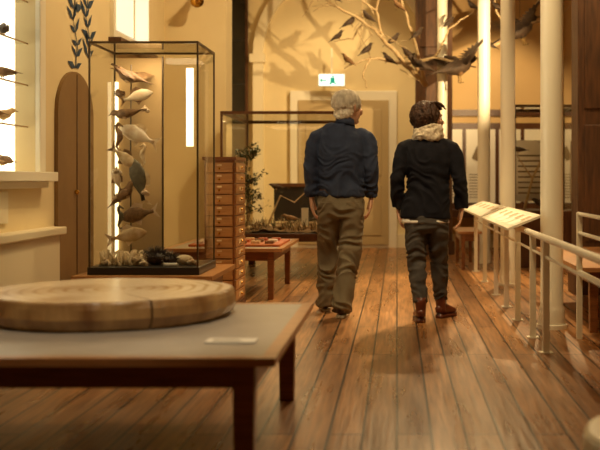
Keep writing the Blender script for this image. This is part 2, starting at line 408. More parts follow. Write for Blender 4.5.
# ---------------------------------------------------------------- tables
def table(name,x0,x1,y0,y1,h=.465,leg=.07,inset=.1,top='inlay',ap=.085,tt=.03):
    e=empty(name,((x0+x1)/2,(y0+y1)/2,0)); w=(x1-x0)/2; d=(y1-y0)/2
    b=MB(); bw=.05 if top=='inlay' else .075; ed='edge'
    b.box(-w,w,-d,-d+bw,h-tt,h,ed); b.box(-w,w,d-bw,d,h-tt,h,ed)
    b.box(-w,-w+bw,-d+bw,d-bw,h-tt,h,ed); b.box(w-bw,w,-d+bw,d-bw,h-tt,h,ed)
    b.box(-w+bw,w-bw,-d+bw,d-bw,h-tt,h-.001,top); b.obj('top',e)
    b=MB(); i=inset-.02
    b.box(-w+i,w-i,-d+i,-d+i+.025,h-tt-ap,h-tt,'wood'); b.box(-w+i,w-i,d-i-.025,d-i,h-tt-ap,h-tt,'wood')
    b.box(-w+i,-w+i+.025,-d+i,d-i,h-tt-ap,h-tt,'wood'); b.box(w-i-.025,w-i,-d+i,d-i,h-tt-ap,h-tt,'wood')
    b.obj('apron',e)
    n=0
    for sx in (-1,1):
        for sy in (-1,1):
            n+=1; b=MB(); cx=sx*(w-inset-leg/2+.02); cy=sy*(d-inset-leg/2+.04)
            q=leg/2
            vs=[(cx+a*q,cy+c*q,h-tt) for a,c in ((-1,-1),(1,-1),(1,1),(-1,1))]+[(cx+a*q*.85,cy+c*q*.85,0) for a,c in ((-1,-1),(1,-1),(1,1),(-1,1))]
            b.add(vs,[(0,1,2,3),(7,6,5,4),(0,4,5,1),(1,5,6,2),(2,6,7,3),(3,7,4,0)],'wood'); b.obj('leg_%d'%n,e,bevel=.004)
    return e
table('low_display_table',-2.3,-.42,3.45,5.02,leg=.08,ap=.09)
table('low_display_table',-2.08,-1.18,6.38,7.3,top='edge')
table('low_display_table',-2.1,-1.03,8.95,10.5,leg=.06,top='inlay')
table('low_display_table',.74,1.02,12.0,13.2,h=.46,leg=.05,inset=.05,top='edge')
table('low_display_table',1.28,2.3,7.0,9.2,leg=.065,top='edge')

# tree slice
b=MB(); n=120; cx,cy=-1.3,4.53
th=R(303); ang=[2*math.pi*i/n for i in range(n)]; ang=[a for a in ang if abs(a-th)>.03]+[th-.009,th,th+.009]; ang.sort(); n=len(ang); ci=ang.index(th)
out=[]
for a in ang:
    r=.555*(1+.035*noise.noise(Vector((math.cos(a)*1.3,math.sin(a)*1.3,2)))+.02*noise.noise(Vector((math.cos(a)*6,math.sin(a)*6,5))))
    out.append((math.cos(a)*r,math.sin(a)*r*.96))
prof=[(.0,.94),(.012,.965),(.05,1.0),(.09,.995),(.112,.98),(.12,.968)]
vs=[];fs=[]
for z,s in prof:
    for i,(x,y) in enumerate(out):
        sx=s+.014*noise.noise(Vector((x*14,y*14,z*30))) if i!=ci else s*.3
        vs.append((x*sx,y*sx,z))
for j in range(len(prof)-1):
    for i in range(n):
        a=j*n+i; c=j*n+(i+1)%n; fs.append((a,c,c+n,a+n))
b.add(vs,fs,'bark')
b.add([vs[(len(prof)-1)*n+i] for i in range(n)],[tuple(range(n))],'ring')
b.add([vs[i] for i in range(n)][::-1],[tuple(range(n))],'ring')
b.obj('tree_trunk_slice',loc=(cx,cy,.466))
b=MB(); b.box(-.095,.095,-.05,.05,0,.004,'paper')
for q in range(4): b.box(-.07,.05-.01*q,-.03+q*.016,-.026+q*.016,.004,.0045,'grey')
b.obj('label_card',loc=(-.63,3.81,.466))

# ---------------------------------------------------------------- glass cases
def glass_case(name,x0,x1,y0,y1,z0,z1,fr='frame',t=.014,base=.05,bk='black'):
    cx,cy=(x0+x1)/2,(y0+y1)/2; e=empty(name,(cx,cy,z0)); w=(x1-x0)/2; d=(y1-y0)/2; h=z1-z0
    b=MB(); b.box(-w-.012,w+.012,-d-.012,d+.012,0,base,bk); b.obj('base',e,bevel=.004)
    b=MB()
    for sx in (-1,1):
        for sy in (-1,1): 
            b.box(sx*w-t/2,sx*w+t/2,sy*d-t/2,sy*d+t/2,base,h-t,fr)
        b.box(sx*w-t/2,sx*w+t/2,-d-t/2,d+t/2,h-t,h+t*.3,fr)
    for sy in (-1,1): b.box(-w+t/2,w-t/2,sy*d-t/2,sy*d+t/2,h-t,h+t*.3,fr)
    b.obj('frame',e)
    b=MB()
    b.quad((-w,-d,base),(w,-d,base),(w,-d,h),(-w,-d,h),'glass'); b.quad((-w,d,base),(w,d,base),(w,d,h),(-w,d,h),'glass')
    b.quad((-w,-d,base),(-w,d,base),(-w,d,h),(-w,-d,h),'glass'); b.quad((w,-d,base),(w,d,base),(w,d,h),(w,-d,h),'glass')
    b.quad((-w,-d,h-.004),(w,-d,h-.004),(w,d,h-.004),(-w,d,h-.004),'glass')
    b.obj('glass_panes',e)
    return e
e=glass_case('glass_specimen_case',-1.99,-1.29,6.47,7.05,.466,1.975,t=.011)
b=MB(); b.box(-.33,-.01,.262,.272,.05,1.47,'tan'); b.box(-.01,.0,.255,.275,.05,1.48,'frame'); b.box(-.335,-.315,.24,.26,.05,1.3,'led'); b.box(.16,.21,.262,.268,.85,1.4,'led')  # emissive strips in the back left corner and at the back right
b.obj('backboard_and_lights',e)
b=MB()
def fish(b,c,L,yaw,pt,k,k2):
    Rm=Matrix.Rotation(yaw,3,'Z')@Matrix.Rotation(pt,3,'X'); c=Vector(c); T=lambda p:c+Rm@(Vector(p)*L)
    b.tube([T(p) for p in ((0,-.5,0),(0,-.35,0),(0,-.1,.01),(0,.15,.01),(0,.35,0),(0,.48,-.01))],[(L*.01,L*.05),(L*.03,L*.05),(L*.08,L*.17),(L*.1,L*.2),(L*.07,L*.13),(L*.02,L*.03)],k,12,ref=tuple(Rm@Vector((1,0,0))))
    b.add([T((0,-.36,0)),T((0,-.66,.2)),T((0,-.56,0)),T((0,-.66,-.2))],[(0,1,2,3)],k2)
    b.add([T((0,.2,.18)),T((0,0,.32)),T((0,-.22,.24)),T((0,-.2,.1))],[(0,1,2,3)],k2); b.add([T((0,.1,-.17)),T((0,-.08,-.3)),T((0,-.15,-.12))],[(0,1,2)],k2)
def shell(b,c,r,k):
    P=[];Q=[]
    for i in range(22):
        t=i/21; a=t*4.5*math.pi; q=r*(1-t)*.6
        P.append(Vector(c)+Vector((math.cos(a)*q,math.sin(a)*q,r*1.3*t))); Q.append(r*.45*(1-t)+.002)
    b.tube(P,Q,k,8)
def seahorse(b,c,L,s,k):
    P=[(s*.16,0,.36),(s*.06,0,.42),(0,0,.46),(-s*.06,0,.38),(-s*.05,0,.28),(s*.04,0,.15),(s*.06,0,.0),(0,0,-.15),(-s*.06,0,-.3),(0,0,-.42),(s*.08,0,-.42),(s*.08,0,-.34)]
    b.tube([Vector(c)+Vector(p)*L for p in P],[L*r for r in (.02,.035,.07,.06,.06,.10,.11,.07,.045,.03,.022,.01)],k,8,ref=(0,1,0))
bird(b,(-.17,0,1.31),.28,1.4,.2,'fb','fp',.6,legs=False)
fish(b,(-.10,-.03,1.18),.2,-1.3,.3,'shell','fb')
bird(b,(-.20,0,1.06),.24,1.3,-.3,'fb','shell',legs=False)
fish(b,(-.12,0,.92),.27,1.4,.4,'shell','fp'); seahorse(b,(-.23,-.05,.90),.2,1,'fb'); fish(b,(-.2,0,.76),.2,-1.5,-.7,'fp','fb')
fish(b,(-.11,0,.62),.3,1.3,1.3,'fg','fp'); seahorse(b,(-.06,-.06,.78),.16,-1,'fp')
bird(b,(-.20,.0,.52),.24,-1.4,.6,'fb','fp',legs=False)
fish(b,(-.12,0,.38),.26,1.3,-.2,'fb','shell'); seahorse(b,(-.22,-.05,.36),.17,1,'fg'); fish(b,(-.17,0,.24),.24,-1.3,.2,'fp','shell')
bird(b,(-.25,.06,1.2),.18,.5,0,'fb','fp',legs=False); fish(b,(-.27,.05,.62),.15,1.5,1.2,'shell','fb')
for z in (.66,.48): shell(b,(-.25,-.02,z),.035,'shell')
for z in (.52,1.08): shell(b,(-.06,-.02,z),.03,'shell')
b.tube([(-.17,.05,.05),(-.175,.05,.7),(-.17,.05,1.4)],[.005]*3,'frame',8)
b.obj('mounted_specimens',e,smooth=True)
b=MB()
def urchin(b,c,r,n,k,sl):
    b.ell(c,(r,r,r*.7),k,12,8)
    for i in range(n):
        a=random.uniform(0,6.28); z=random.uniform(-.05,1); q=math.sqrt(max(0,1-z*z)); d=Vector((math.cos(a)*q,math.sin(a)*q,z*.8))
        p=Vector(c)+d*r*.8; b.tube([p,p+d*sl*random.uniform(.7,1.2)],[.005,.001],k,4)
urchin(b,(.03,-.08,.09),.065,150,'urchin',.055)
urchin(b,(.13,-.1,.08),.045,70,'urchin',.05)
urchin(b,(-.08,-.1,.085),.055,90,'coral',.03)
for i in range(34):
    x=random.uniform(-.32,-.1); y=random.uniform(-.2,.05); b.tube([(x,y,.05),(x+random.uniform(-.03,.03),y,.08),(x+random.uniform(-.05,.05),y,.14)],[.014,.012,.006],'coral',7)
b.ell((.22,-.08,.08),(.06,.05,.035),'coral'); shell(b,(.28,-.15,.06),.035,'shell'); shell(b,(-.27,-.2,.06),.035,'shell'); shell(b,(-.02,-.22,.06),.03,'shell')
b.box(.12,.2,-.25,-.2,.05,.07,'paper')
b.obj('coral_and_urchins',e,smooth=True)

e=glass_case('habitat_display_case',-1.93,-.66,11.0,12.9,.40,1.83,fr='woodd',t=.025,base=.09,bk='woodd')
b=MB()
for sx in (-.56,.56):
    for sy in (-.85,.85): b.box(sx-.04,sx+.04,sy-.04,sy+.04,-.40,0,'woodd')
b.obj('legs',e)
b=MB(); nx=40; vs=[];fs=[]
for i in range(nx+1):
    for j in range(nx+1):
        x=-.6+1.2*i/nx; y=-.92+1.84*j/nx
        vs.append((x,y,.10+.05*abs(noise.noise(Vector((x*3,y*3,0))))*2+.02*noise.noise(Vector((x*14,y*14,3)))))
for i in range(nx):
    for j in range(nx):
        a=i*(nx+1)+j; fs.append((a,a+nx+1,a+nx+2,a+1))
b.add(vs,fs,'soil')
for i in range(260):
    x=random.uniform(-.55,.55); y=random.uniform(-.88,.1); l=random.uniform(.04,.13); a=random.uniform(0,6)
    b.tube([(x,y,.12),(x+math.cos(a)*l*.4,y+math.sin(a)*l*.3,.12+l)],[.006,.002],random.choice(['leaf','soil','soil','branch']),4)
for i in range(18): b.ell((random.uniform(-.5,.5),random.uniform(-.85,.3),.14),(random.uniform(.03,.07),.04,.03),random.choice(['soil','coral','fp']),8,6)
b.obj('forest_floor',e,smooth=True)
b=MB()
tx,ty=-.42,-.45
b.tube([(tx,ty,.12),(tx+.02,ty,.4),(tx-.01,ty,.7),(tx+.02,ty,1.05)],[.02,.015,.011,.004],'branch',8)
for i in range(46):
    z=random.uniform(.22,1.05); a=random.uniform(0,6.28); l=random.uniform(.1,.24)*(1.2-z*.6)
    p=Vector((tx,ty,z)); q=p+Vector((math.cos(a)*l,math.sin(a)*l,l*.5)); b.tube([p,q],[.005,.002],'branch',5)
    for t in range(22):
        r=p+(q-p)*random.uniform(.3,1.05)+Vector([random.uniform(-.035,.035) for _ in range(3)])
        r.x=max(r.x,-.6)
        d=Vector([random.uniform(-1,1) for _ in range(3)]).normalized()*.04; n2=d.cross(Vector((0,.3,1))).normalized()*.014
        b.add([r,r+d*.5+n2,r+d,r+d*.5-n2],[(0,1,2,3)],'leaf')
b.obj('sapling',e)
b=MB(); b.box(-.2,.58,.2,.26,.18,.62,'black'); b.box(-.22,.6,.18,.28,.6,.64,'woodd'); b.box(.2,.28,-.5,-.49,.16,.36,'paper')
b.tube([(-.2,-.5,.13),(-.05,-.4,.5),(.1,-.3,.42),(.3,-.3,.6)],[.012,.01,.008,.004],'branch',7)
b.obj('diorama_backdrop',e)
b=MB(); bird(b,(.05,-.35,.24),.22,1.2,0,'fb','fp'); bird(b,(.4,-.5,.24),.2,-1,0,'fd'); bird(b,(-.1,-.4,.6),.2,2,0,'fd','fp'); b.obj('habitat_birds',e,smooth=True)

e=empty('specimen_drawer_cabinet',(-1.42,8.25,0))
b=MB(); b.box(-.12,.12,-.25,.25,.08,1.24,'wood'); b.box(-.135,.135,-.265,.265,1.24,1.265,'wood'); b.box(-.135,.135,-.265,.265,0,.08,'woodd')
b.obj('carcass',e)
b=MB()
for i in range(13):
    z=.11+i*.086
    b.box(-.105,.105,-.262,-.25,z,z+.076,'edge'); b.box(.12,.132,-.235,.235,z,z+.076,'edge')
    b.ell((0,-.27,z+.03),(.009,.012,.009),'brass',8,6); b.box(-.02,.02,-.264,-.262,z+.05,z+.064,'fp')
    b.ell((.14,0,z+.038),(.01,.012,.01),'brass',8,6); b.box(.132,.135,-.1,.1,z+.02,z+.055,'fp')
b.obj('drawers',e,bevel=.003)
b=MB(); b.box(-.42,.42,-.5,.4,0,.02,'red')
for i in range(18): b.box(-.38+.13*(i%6),-.3+.13*(i%6),-.4+.25*(i//6),-.3+.25*(i//6),.02,.045,random.choice(['paper','red','fp','fb']))
b.obj('exhibit_puzzle_board',loc=(-1.5,9.7,.466))

# ---------------------------------------------------------------- columns & posts
def column(x,y,r=.08):
    e=empty('cast_iron_column',(x,y,0)); b=MB()
    b.tube([(0,0,0),(0,0,.03),(0,0,.035),(0,0,.12),(0,0,.15),(0,0,.17),(0,0,4.3),(0,0,4.35),(0,0,4.4),(0,0,4.6)],[r*1.35,r*1.35,r*1.2,r*1.15,r*1.1,r,r,r*1.3,r*1.6,r*1.6],'white',32)
    o=b.obj('shaft',e,smooth=True); 
    md=o.modifiers.new('es','EDGE_SPLIT'); md.split_angle=R(40)
column(1.13,7.3,.083); column(1.13,10.2,.075); column(1.13,13.0,.082); column(.62,13.7,.07)
def timber(x0,x1,y0,y1):
    b=MB()
    b.box(x0,x1,y0,y1,0,4.6,'post'); b.box(x0-.03,x1+.03,y0-.03,y1+.03,0,.2,'post'); b.box(x0-.04,x1+.04,y0-.04,y1+.04,4.3,4.6,'post')
    for i in range(3): b.box(x0+.06,x1-.06,y0-.015,y0,.5+i*1.25,1.6+i*1.25,'post')
    return b.obj('timber_post',bevel=.012)
timber(.27,.80,14.45,14.85); timber(1.70,2.0,9.4,9.75)

e=empty('white_handrail',(.93,0,0))
b=MB()
for y in (4.2,6.24,6.85,7.7,8.5,9.39,10.6,11.8):
    b.box(-.02,.02,y-.02,y+.02,0,.70,'white'); b.box(-.04,.04,y-.04,y+.04,0,.008,'white')
b.tube([(0,4.1,.715),(0,8,.715),(0,12.0,.715)],[.022]*3,'white',12)
b.tube([(0,4.1,.60),(0,8,.60),(0,12.0,.60)],[.010]*3,'white',8)
b.obj('posts_and_rails',e)
for i,(y0,y1) in enumerate(((7.15,9.3),(9.45,12.0))):
    b=MB(); vs=[(-.14,y0,.735),(.1,y0,.83),(.1,y1,.83),(-.14,y1,.735)]
    vs+=[(v[0],v[1],v[2]-.018) for v in vs]
    b.add(vs,[(0,1,2,3),(7,6,5,4),(0,4,5,1),(1,5,6,2),(2,6,7,3),(3,7,4,0)],'white')
    for k in range(5):
        yy=y0+.1+(y1-y0-.2)*k/5; q=(y1-y0)/5-.12
        P=lambda s,y:(-.14+.24*s,y,.735+.095*s+.002)
        b.add([P(.15,yy),P(.85,yy),P(.85,yy+q),P(.15,yy+q)],[(0,1,2,3)],'paper')
        b.add([(a,c,z+.001) for a,c,z in (P(.5,yy+.03),P(.8,yy+.03),P(.8,yy+q*.5),P(.5,yy+q*.5))],[(0,1,2,3)],'tan')
    b.obj('lectern_board_%d'%(i+1),e)
e=empty('ramp_balustrade',(1.24,5.7,0))
b=MB()
for y in (-1.3,-.1,1.1): b.box(-.018,.018,y-.018,y+.018,0,.86,'white')
for z in (.85,.72,.59,.46): b.tube([(0,-1.35,z),(0,1.15,z)],[.013,.013],'white',8)
b.obj('rails',e)

e=glass_case('glass_bird_cabinet',2.1,3.2,10.3,11.3,0,2.35,fr='frame',t=.03,base=.75,bk='woodd')
b=MB(); b.box(-.53,.53,.46,.48,.75,2.3,'tan'); 
for z in (1.2,1.65,2.0): b.box(-.53,.53,-.3,.45,z,z+.01,'glass')
b.box(-.53,.53,-.1,-.07,2.29,2.31,'led')
b.obj('shelves_and_light',e)
b=MB()
for (x,y,z,L,yw,k) in ((-.36,0,.75,.35,1,'fd'),(.1,0,.75,.35,-1,'fb'),(-.38,0,1.21,.26,1.3,'fb'),(0,0,1.21,.3,2,'fd'),(-.35,0,1.66,.26,-.8,'fd'),(.1,0,1.66,.26,.8,'fb'),(-.4,0,2.01,.22,1,'fd'),(.3,0,1.21,.3,1,'fp')):
    bird(b,(x,y,z+.28*L),L,yw,.2,k)
b.obj('cabinet_birds',e,smooth=True)
e=glass_case('glass_bird_cabinet',1.45,2.2,12.3,13.2,.0,2.0,fr='frame',t=.025,base=.7,bk='woodd')
b=MB(); b.tube([(-.2,0,.7),(-.1,0,1.1),(.1,0,1.5),(.05,0,1.8)],[.02,.016,.012,.005],'branch',8); b.tube([(-.1,0,1.1),(-.3,0,1.4)],[.012,.005],'branch',8)
bird(b,(-.28,0,1.47),.24,1,0,'fd','fp'); bird(b,(.1,0,1.57),.24,-1,0,'fb','fp'); bird(b,(0,-.1,.79),.3,1.6,0,'fd'); b.box(-.3,.3,.35,.37,.8,1.6,'paper')
for q in range(8): b.box(-.24,.2,.345,.35,.9+q*.07,.92+q*.07,'grey')
b.obj('branch_and_birds',e,smooth=True)

b=MB(); b.tube([(0,0,0),(0,0,.30),(0,0,.325),(0,0,.33),(0,0,.332)],[.36,.36,.35,.33,.05],'wallw',48); b.obj('round_stone_plinth',smooth=True,loc=(.92,2.98,0))

# ---------------------------------------------------------------- birds on branch
e=empty('mounted_birds_on_branch',(0,13.5,0))
b=MB()
def br(pts,r0,r1):
    n=len(pts); P=[]
    for i in range(n-1):
        for t in range(4):
            f=t/4; p=[pts[i][k]+(pts[i+1][k]-pts[i][k])*f for k in range(3)]
            P.append((p[0]+random.uniform(-.018,.018),p[1]+random.uniform(-.02,.02),p[2]+random.uniform(-.018,.018)))
    P.append(pts[-1]); b.tube(P,[r0+(r1-r0)*i/(len(P)-1) for i in range(len(P))],'branch',8)
A=[(.40,.8,2.45),(.11,.1,2.67),(-.2,0,3.0),(-.45,-.1,3.2),(-.95,-.2,3.48)]
br(A,.04,.012); br([(.11,.1,2.67),(-.35,-.1,2.72),(-.7,-.2,2.56)],.026,.008)
br([(-.2,0,3.0),(-.3,.1,3.4),(-.12,.1,3.85)],.022,.008); br([(.11,.1,2.67),(.5,-.1,2.72),(1.05,-.2,2.58)],.028,.009)
br([(.40,.8,2.45),(.2,0,3.1),(.05,-.1,3.5),(.15,0,3.9)],.028,.008); br([(-.45,-.1,3.2),(-.6,0,3.0),(-.85,0,2.95)],.016,.006)
br([(.5,-.1,2.72),(.7,-.2,3.1),(1.0,-.2,3.3)],.018,.006); br([(-.3,.1,3.4),(-.6,0,3.6),(-.8,0,3.9)],.016,.006); br([(-.35,-.1,2.72),(-.45,-.15,2.5),(-.4,-.2,2.3)],.016,.006)
for i in range(26):
    p=random.choice(A[1:]); a=random.uniform(0,6.28); l=random.uniform(.15,.45)
    s=(p[0]+random.uniform(-.15,.15),p[1],p[2]+random.uniform(-.1,.1)); br([s,(s[0]+math.cos(a)*l,s[1],s[2]+math.sin(a)*l)],.008,.003)
b.obj('branches',e,smooth=True)
b=MB()
for (x,y,z,yw,L,k) in ((-.86,-.2,3.53,1.2,.28,'fd'),(-.63,-.1,3.2,-1.2,.28,'fd'),(-.39,-.1,3.27,1.4,.26,'fd'),(-.4,-.1,2.83,-1,.27,'fd'),(-.66,-.2,2.68,1.2,.25,'fb'),(-.05,.05,2.98,-1.4,.28,'fd'),(.15,.1,2.80,1.5,.3,'fd'),(-.22,.1,3.6,1.0,.25,'fd'),(.28,-.05,3.05,-1,.26,'fd'),(1.0,-.2,3.4,1,.24,'fd'),(-.12,0,2.72,1.2,.26,'fd'),(-.8,0,3.02,-1.2,.25,'fd'),(.02,-.1,3.42,1.3,.25,'fb'),(.7,-.15,3.18,-1.2,.24,'fd')):
    bird(b,(x,y,z),L,yw,.5,k,'fb')
bird(b,(.80,-.3,2.56),.72,-1.15,.15,'fd','fb',1.1)
bird(b,(.30,-.25,2.60),.45,1.3,.3,'fd','fp',.7)
b.obj('birds',e,smooth=True)
e=empty('hanging_crow_and_branch',(1.62,13.2,3.05))
b=MB(); bird(b,(0,0,0),.72,-1.25,.35,'fd','fd',1.1); bird(b,(-.3,0,.32),.26,1,.4,'fd'); bird(b,(.5,0,.25),.28,-1,.4,'fd','fb'); bird(b,(-.42,0,-.17),.28,1.2,.4,'fd','fb'); bird(b,(.33,0,.62),.26,1,.4,'fb'); bird(b,(-.1,0,.62),.3,-1.3,.3,'fd','fb',.8); b.obj('crow',e,smooth=True)
b=MB(); br([(-.45,0,-.25),(-.1,.05,-.08),(.1,0,.1),(.3,0,.5),(.25,0,.9)],.026,.01); br([(-.1,.05,-.08),(-.3,0,.25),(-.35,0,.6)],.018,.006); br([(.1,0,.1),(.45,0,.15),(.7,0,.35)],.016,.006)
b.tube([(0,0,.05),(0,0,1.55)],[.003,.003],'black',5); b.obj('twigs',e,smooth=True)

# ---------------------------------------------------------------- people
def hair_strands(parent,c,rad,n,k,zend,r=.0012,rot=0,jit=.12,gap=None,wave=.05):
    cu=D.curves.new('strands','CURVE'); cu.dimensions='3D'; cu.bevel_depth=r; cu.bevel_resolution=0; cu.materials.append(M[k])
    for i in range(n):
        a=random.uniform(0,2*math.pi)
        fa=(a-rot)%(2*math.pi)
        if gap and abs(((fa-math.pi/2+math.pi)%(2*math.pi))-math.pi)<gap: continue
        t0=random.uniform(.0,1.3); t1=t0+random.uniform(.5,1.0)
        sp=cu.splines.new('POLY'); m=8; sp.points.add(m-1); da=random.uniform(-jit,jit)*3; wob=random.uniform(0,6)
        lift=random.uniform(1.0,1.05)
        for j in range(m):
            th=min(t0+(t1-t0)*j/(m-1),zend); aa=a+da*j/(m-1)+wave*math.sin(j*1.5+wob)
            s=lift+wave*.5*math.sin(j*1.9+wob*2)*.6+.012*j/(m-1)
            x=math.sin(th)*math.cos(aa)*rad[0]; y=math.sin(th)*math.sin(aa)*rad[1]; z=math.cos(th)*rad[2]
            sp.points[j].co=(c[0]+x*s,c[1]+y*s,c[2]+z*s,1)
    o=D.objects.new('hair_strands',cu); sc.collection.objects.link(o); o.parent=parent; return o

def make_head(parent,c,yaw,female=False):
    h=empty('head',c,yaw); h.parent=parent
    b=MB()
    b.ell((0,-.008,.03),(.074,.094,.088),'skin',24,16)
    b.ell((0,.02,-.03),(.06,.068,.085),'skin',20,14)
    b.ell((0,.06,-.095),(.028,.026,.022),'skin',12,8)
    b.tube([(0,.088,.012),(0,.098,-.01),(0,.112,-.032),(0,.1,-.043)],[.009,.011,.015,.012],'skin',8)
    b.tube([(-.035,.083,.025),(0,.09,.024),(.035,.083,.025)],[.009,.01,.009],'skin',8)
    for s in (-1,1):
        b.ell((s*.04,.07,-.02),(.02,.018,.018),'skin',10,8)
        b.tube([(s*.070,-.002,-.035),(s*.080,-.008,-.015),(s*.088,-.016,.01),(s*.084,-.010,.028),(s*.073,.006,.02)],[(.007,.007),(.009,.011),(.009,.012),(.008,.009),(.005,.006)],'skin',8)
    o=b.obj('face',h); remesh(o,.004,4)
    b=MB()
    for s in (-1,1):
        b.ell((s*.031,.076,.004),(.012,.011,.008),'eye',12,8); b.ell((s*.031,.0855,.004),(.005,.003,.005),'iris',8,6)
        b.tube([(s*.015,.090,.024),(s*.032,.088,.03),(s*.05,.078,.024)],[.003,.004,.002],'dhair' if female else 'ghair',6)
    b.tube([(-.022,.083,-.062),(-.008,.089,-.058),(.008,.089,-.058),(.022,.083,-.062)],[.002,.005,.005,.002],'lip',8)
    b.tube([(-.02,.083,-.064),(0,.088,-.069),(.02,.083,-.064)],[.002,.006,.002],'lip',8)
    b.obj('eyes_and_mouth',h,smooth=True)
    return h

def make_hand(parent,name,w,side,L=.17,yaw=0):
    b=MB(); s=-side
    Q=L/.18
    b.tube([(0,0,.05),(0,0,.0),(0,.004,-.03),(s*.004,.004,-.065),(s*.008,.004,-.092),(s*.01,.004,-.1)],[(.024,.028),(.02,.026),(.017,.036),(.016,.042),(.012,.04),(.006,.034)],'skin',14)
    for yy,l in ((.033,.072),(.012,.082),(-.010,.076),(-.031,.058)):
        sp=yy*.25
        b.tube([(s*.006,yy,-.08),(s*.010,yy,-.098),(s*.018,yy+sp*.3,-.098-l*.4),(s*.034,yy+sp*.4,-.098-l*.7),(s*.052,yy+sp*.4,-.098-l*.86),(s*.058,yy+sp*.4,-.098-l*.88)],[.009,.0092,.0085,.0078,.0068,.003],'skin',10,ref=(0,1,0))
    b.tube([(s*.004,.026,-.02),(s*.012,.048,-.045),(s*.02,.058,-.07),(s*.027,.058,-.094),(s*.03,.056,-.1)],[.013,.0125,.0105,.009,.004],'skin',10,ref=(0,1,0))
    o=b.obj(name,parent); remesh(o,.0032,2)
    o.location=w; o.scale=(Q,Q,Q); o.rotation_euler=(0,0,yaw)
    return o

def fold(ax,ay,az,amp,seed,mask=None):
    def f(co):
        p=Vector((co.x*ax,co.y*ay,co.z*az+2.5*noise.noise(Vector((co.x*5,co.y*5,co.z*4+seed)))))
        v=noise.noise(p+Vector((seed,seed,seed)))
        v=-abs(v)*2+.5
        a=amp*(mask(co) if mask else 1)
        return v*a
    return f

def shoe(b,c,ang,k,L=.28,boot=False,sole='sole'):
    c=Vector(c); Rz=Matrix.Rotation(ang,3,'Z')
    sec=[(-.045,.02,.022),(-.035,.033,.04),(.0,.038,.05),(.05,.038,.048),(.10,.042,.038),(.15,.048,.029),(.19,.044,.023),(.22,.03,.016),(.235,.012,.008)]
    q=L/.28
    b.tube([c+Rz@Vector((0,y*q,.022+h)) for y,w,h in sec],[(w,h) for y,w,h in sec],k,16,ref=tuple(Rz@Vector((1,0,0))))
    if boot:
        b.tube([c+Rz@Vector(p) for p in ((0,.005,.05),(0,.0,.09),(0,-.002,.14),(0,0,.19))],[(.04,.05),(.038,.046),(.043,.05),(.047,.054)],k,16)
        b.tube([c+Rz@Vector(p) for p in ((0,-.01,.0),(0,-.008,.035))],[(.026,.03),(.032,.036)],sole,12)
    else:
        b.tube([c+Rz@Vector(p) for p in ((0,.0,.05),(0,-.002,.085),(0,0,.1))],[(.038,.048),(.036,.042),(.034,.04)],k,16)
    ol=[(-.05*q,.0),(-.04*q,.028),(0,.038),(.08*q,.038),(.15*q,.05),(.2*q,.044),(.235*q,.02),(.243*q,0),(.235*q,-.02),(.2*q,-.044),(.15*q,-.05),(.08*q,-.038),(0,-.038),(-.04*q,-.028)]
    n=len(ol); vs=[c+Rz@Vector((x,y,0.0)) for y,x in ol]+[c+Rz@Vector((x,y,.026)) for y,x in ol]
    fs=[tuple(range(n)),tuple(range(2*n-1,n-1,-1))]+[(i,i+n,(i+1)%n+n,(i+1)%n) for i in range(n)]
    b.add(vs,fs,sole)

def sleeve(b,S,E,W,k,r0,r1,r2):
    S,E,W=Vector(S),Vector(E),Vector(W); sx=1 if S.x>0 else -1
    pts=[Vector((S.x-sx*.11,S.y,S.z+.015)),Vector((S.x-sx*.06,S.y,S.z+.012)),Vector((S.x-sx*.01,S.y,S.z-.015)),Vector((S.x+sx*.014,S.y,S.z-.065)),S*.6+E*.4,S*.3+E*.7,E,E*.6+W*.4,E*.2+W*.8,W]
    pts[4].x+=sx*.006
    b.tube(pts,[r0*.55,r0*.82,r0*.98,r0,r0*.95,r0*.88,(r0+r1)/2*.93,r1,r1*.92,r2],k,20,ref=(0,1,0))

# ---- man
man=empty('man',(-.448,8.0,0))
b=MB()
b.tube([(.03,0,1.55),(.03,0,1.53),(.026,-.0,1.512),(.018,0,1.492),(.010,-.002,1.465),(.004,-.005,1.42),(0,-.014,1.32),(-.003,-.008,1.2),(-.002,0,1.08),(0,0,1.0),(0,0,.955),(0,0,.945)],
  [(.05,.055),(.065,.07),(.10,.082),(.135,.092),(.165,.10),(.19,.115),(.195,.132),(.188,.132),(.186,.135),(.192,.14),(.195,.142),(.17,.12)],'navy',32)
mS=[((-.20,-.005,1.435),(-.243,-.035,1.17),(-.235,-.005,.955)),((.212,0,1.435),(.243,-.02,1.17),(.238,.06,.955))]
for S,E,W in mS: sleeve(b,S,E,W,'navy',.066,.053,.045)
o=b.obj('shirt',man); remesh(o,.007,6,.5,fold(7,7,13,.018,3,lambda c: .45+1.0*max(0,min(1,(1.40-c.z)*2))))
b=MB(); b.tube([(.030,-.005,1.52),(.034,-.002,1.54),(.040,.006,1.568),(.040,.006,1.57)],[(.085,.078),(.076,.072),(.068,.066),(.058,.056)],'navy',28)
b.obj('collar',man,smooth=True)
b=MB()
for (S,E,W) in mS:
    W=Vector(W); E=Vector(E); d=(W-E).normalized(); b.tube([W-d*.05,W-d*.045,W+d*.005,W+d*.006],[.046,.0495,.0475,.040],'navy',20)
b.obj('cuffs',man,smooth=True)
b=MB()
b.tube([(0,0,1.02),(0,0,1.0),(0,.0,.93),(0,-.005,.86),(0,0,.80),(-.0,.0,.775)],[(.15,.11),(.172,.125),(.186,.142),(.186,.146),(.178,.13),(.13,.09)],'khaki',28)
b.tube([(-.09,.0,.92),(-.095,.01,.82),(-.10,.06,.68),(-.108,.13,.50),(-.118,.165,.34),(-.13,.185,.20),(-.135,.195,.10),(-.136,.2,.055)],[(.09,.11),(.096,.118),(.092,.105),(.083,.088),(.078,.085),(.074,.082),(.073,.08),(.078,.085)],'khaki',24)
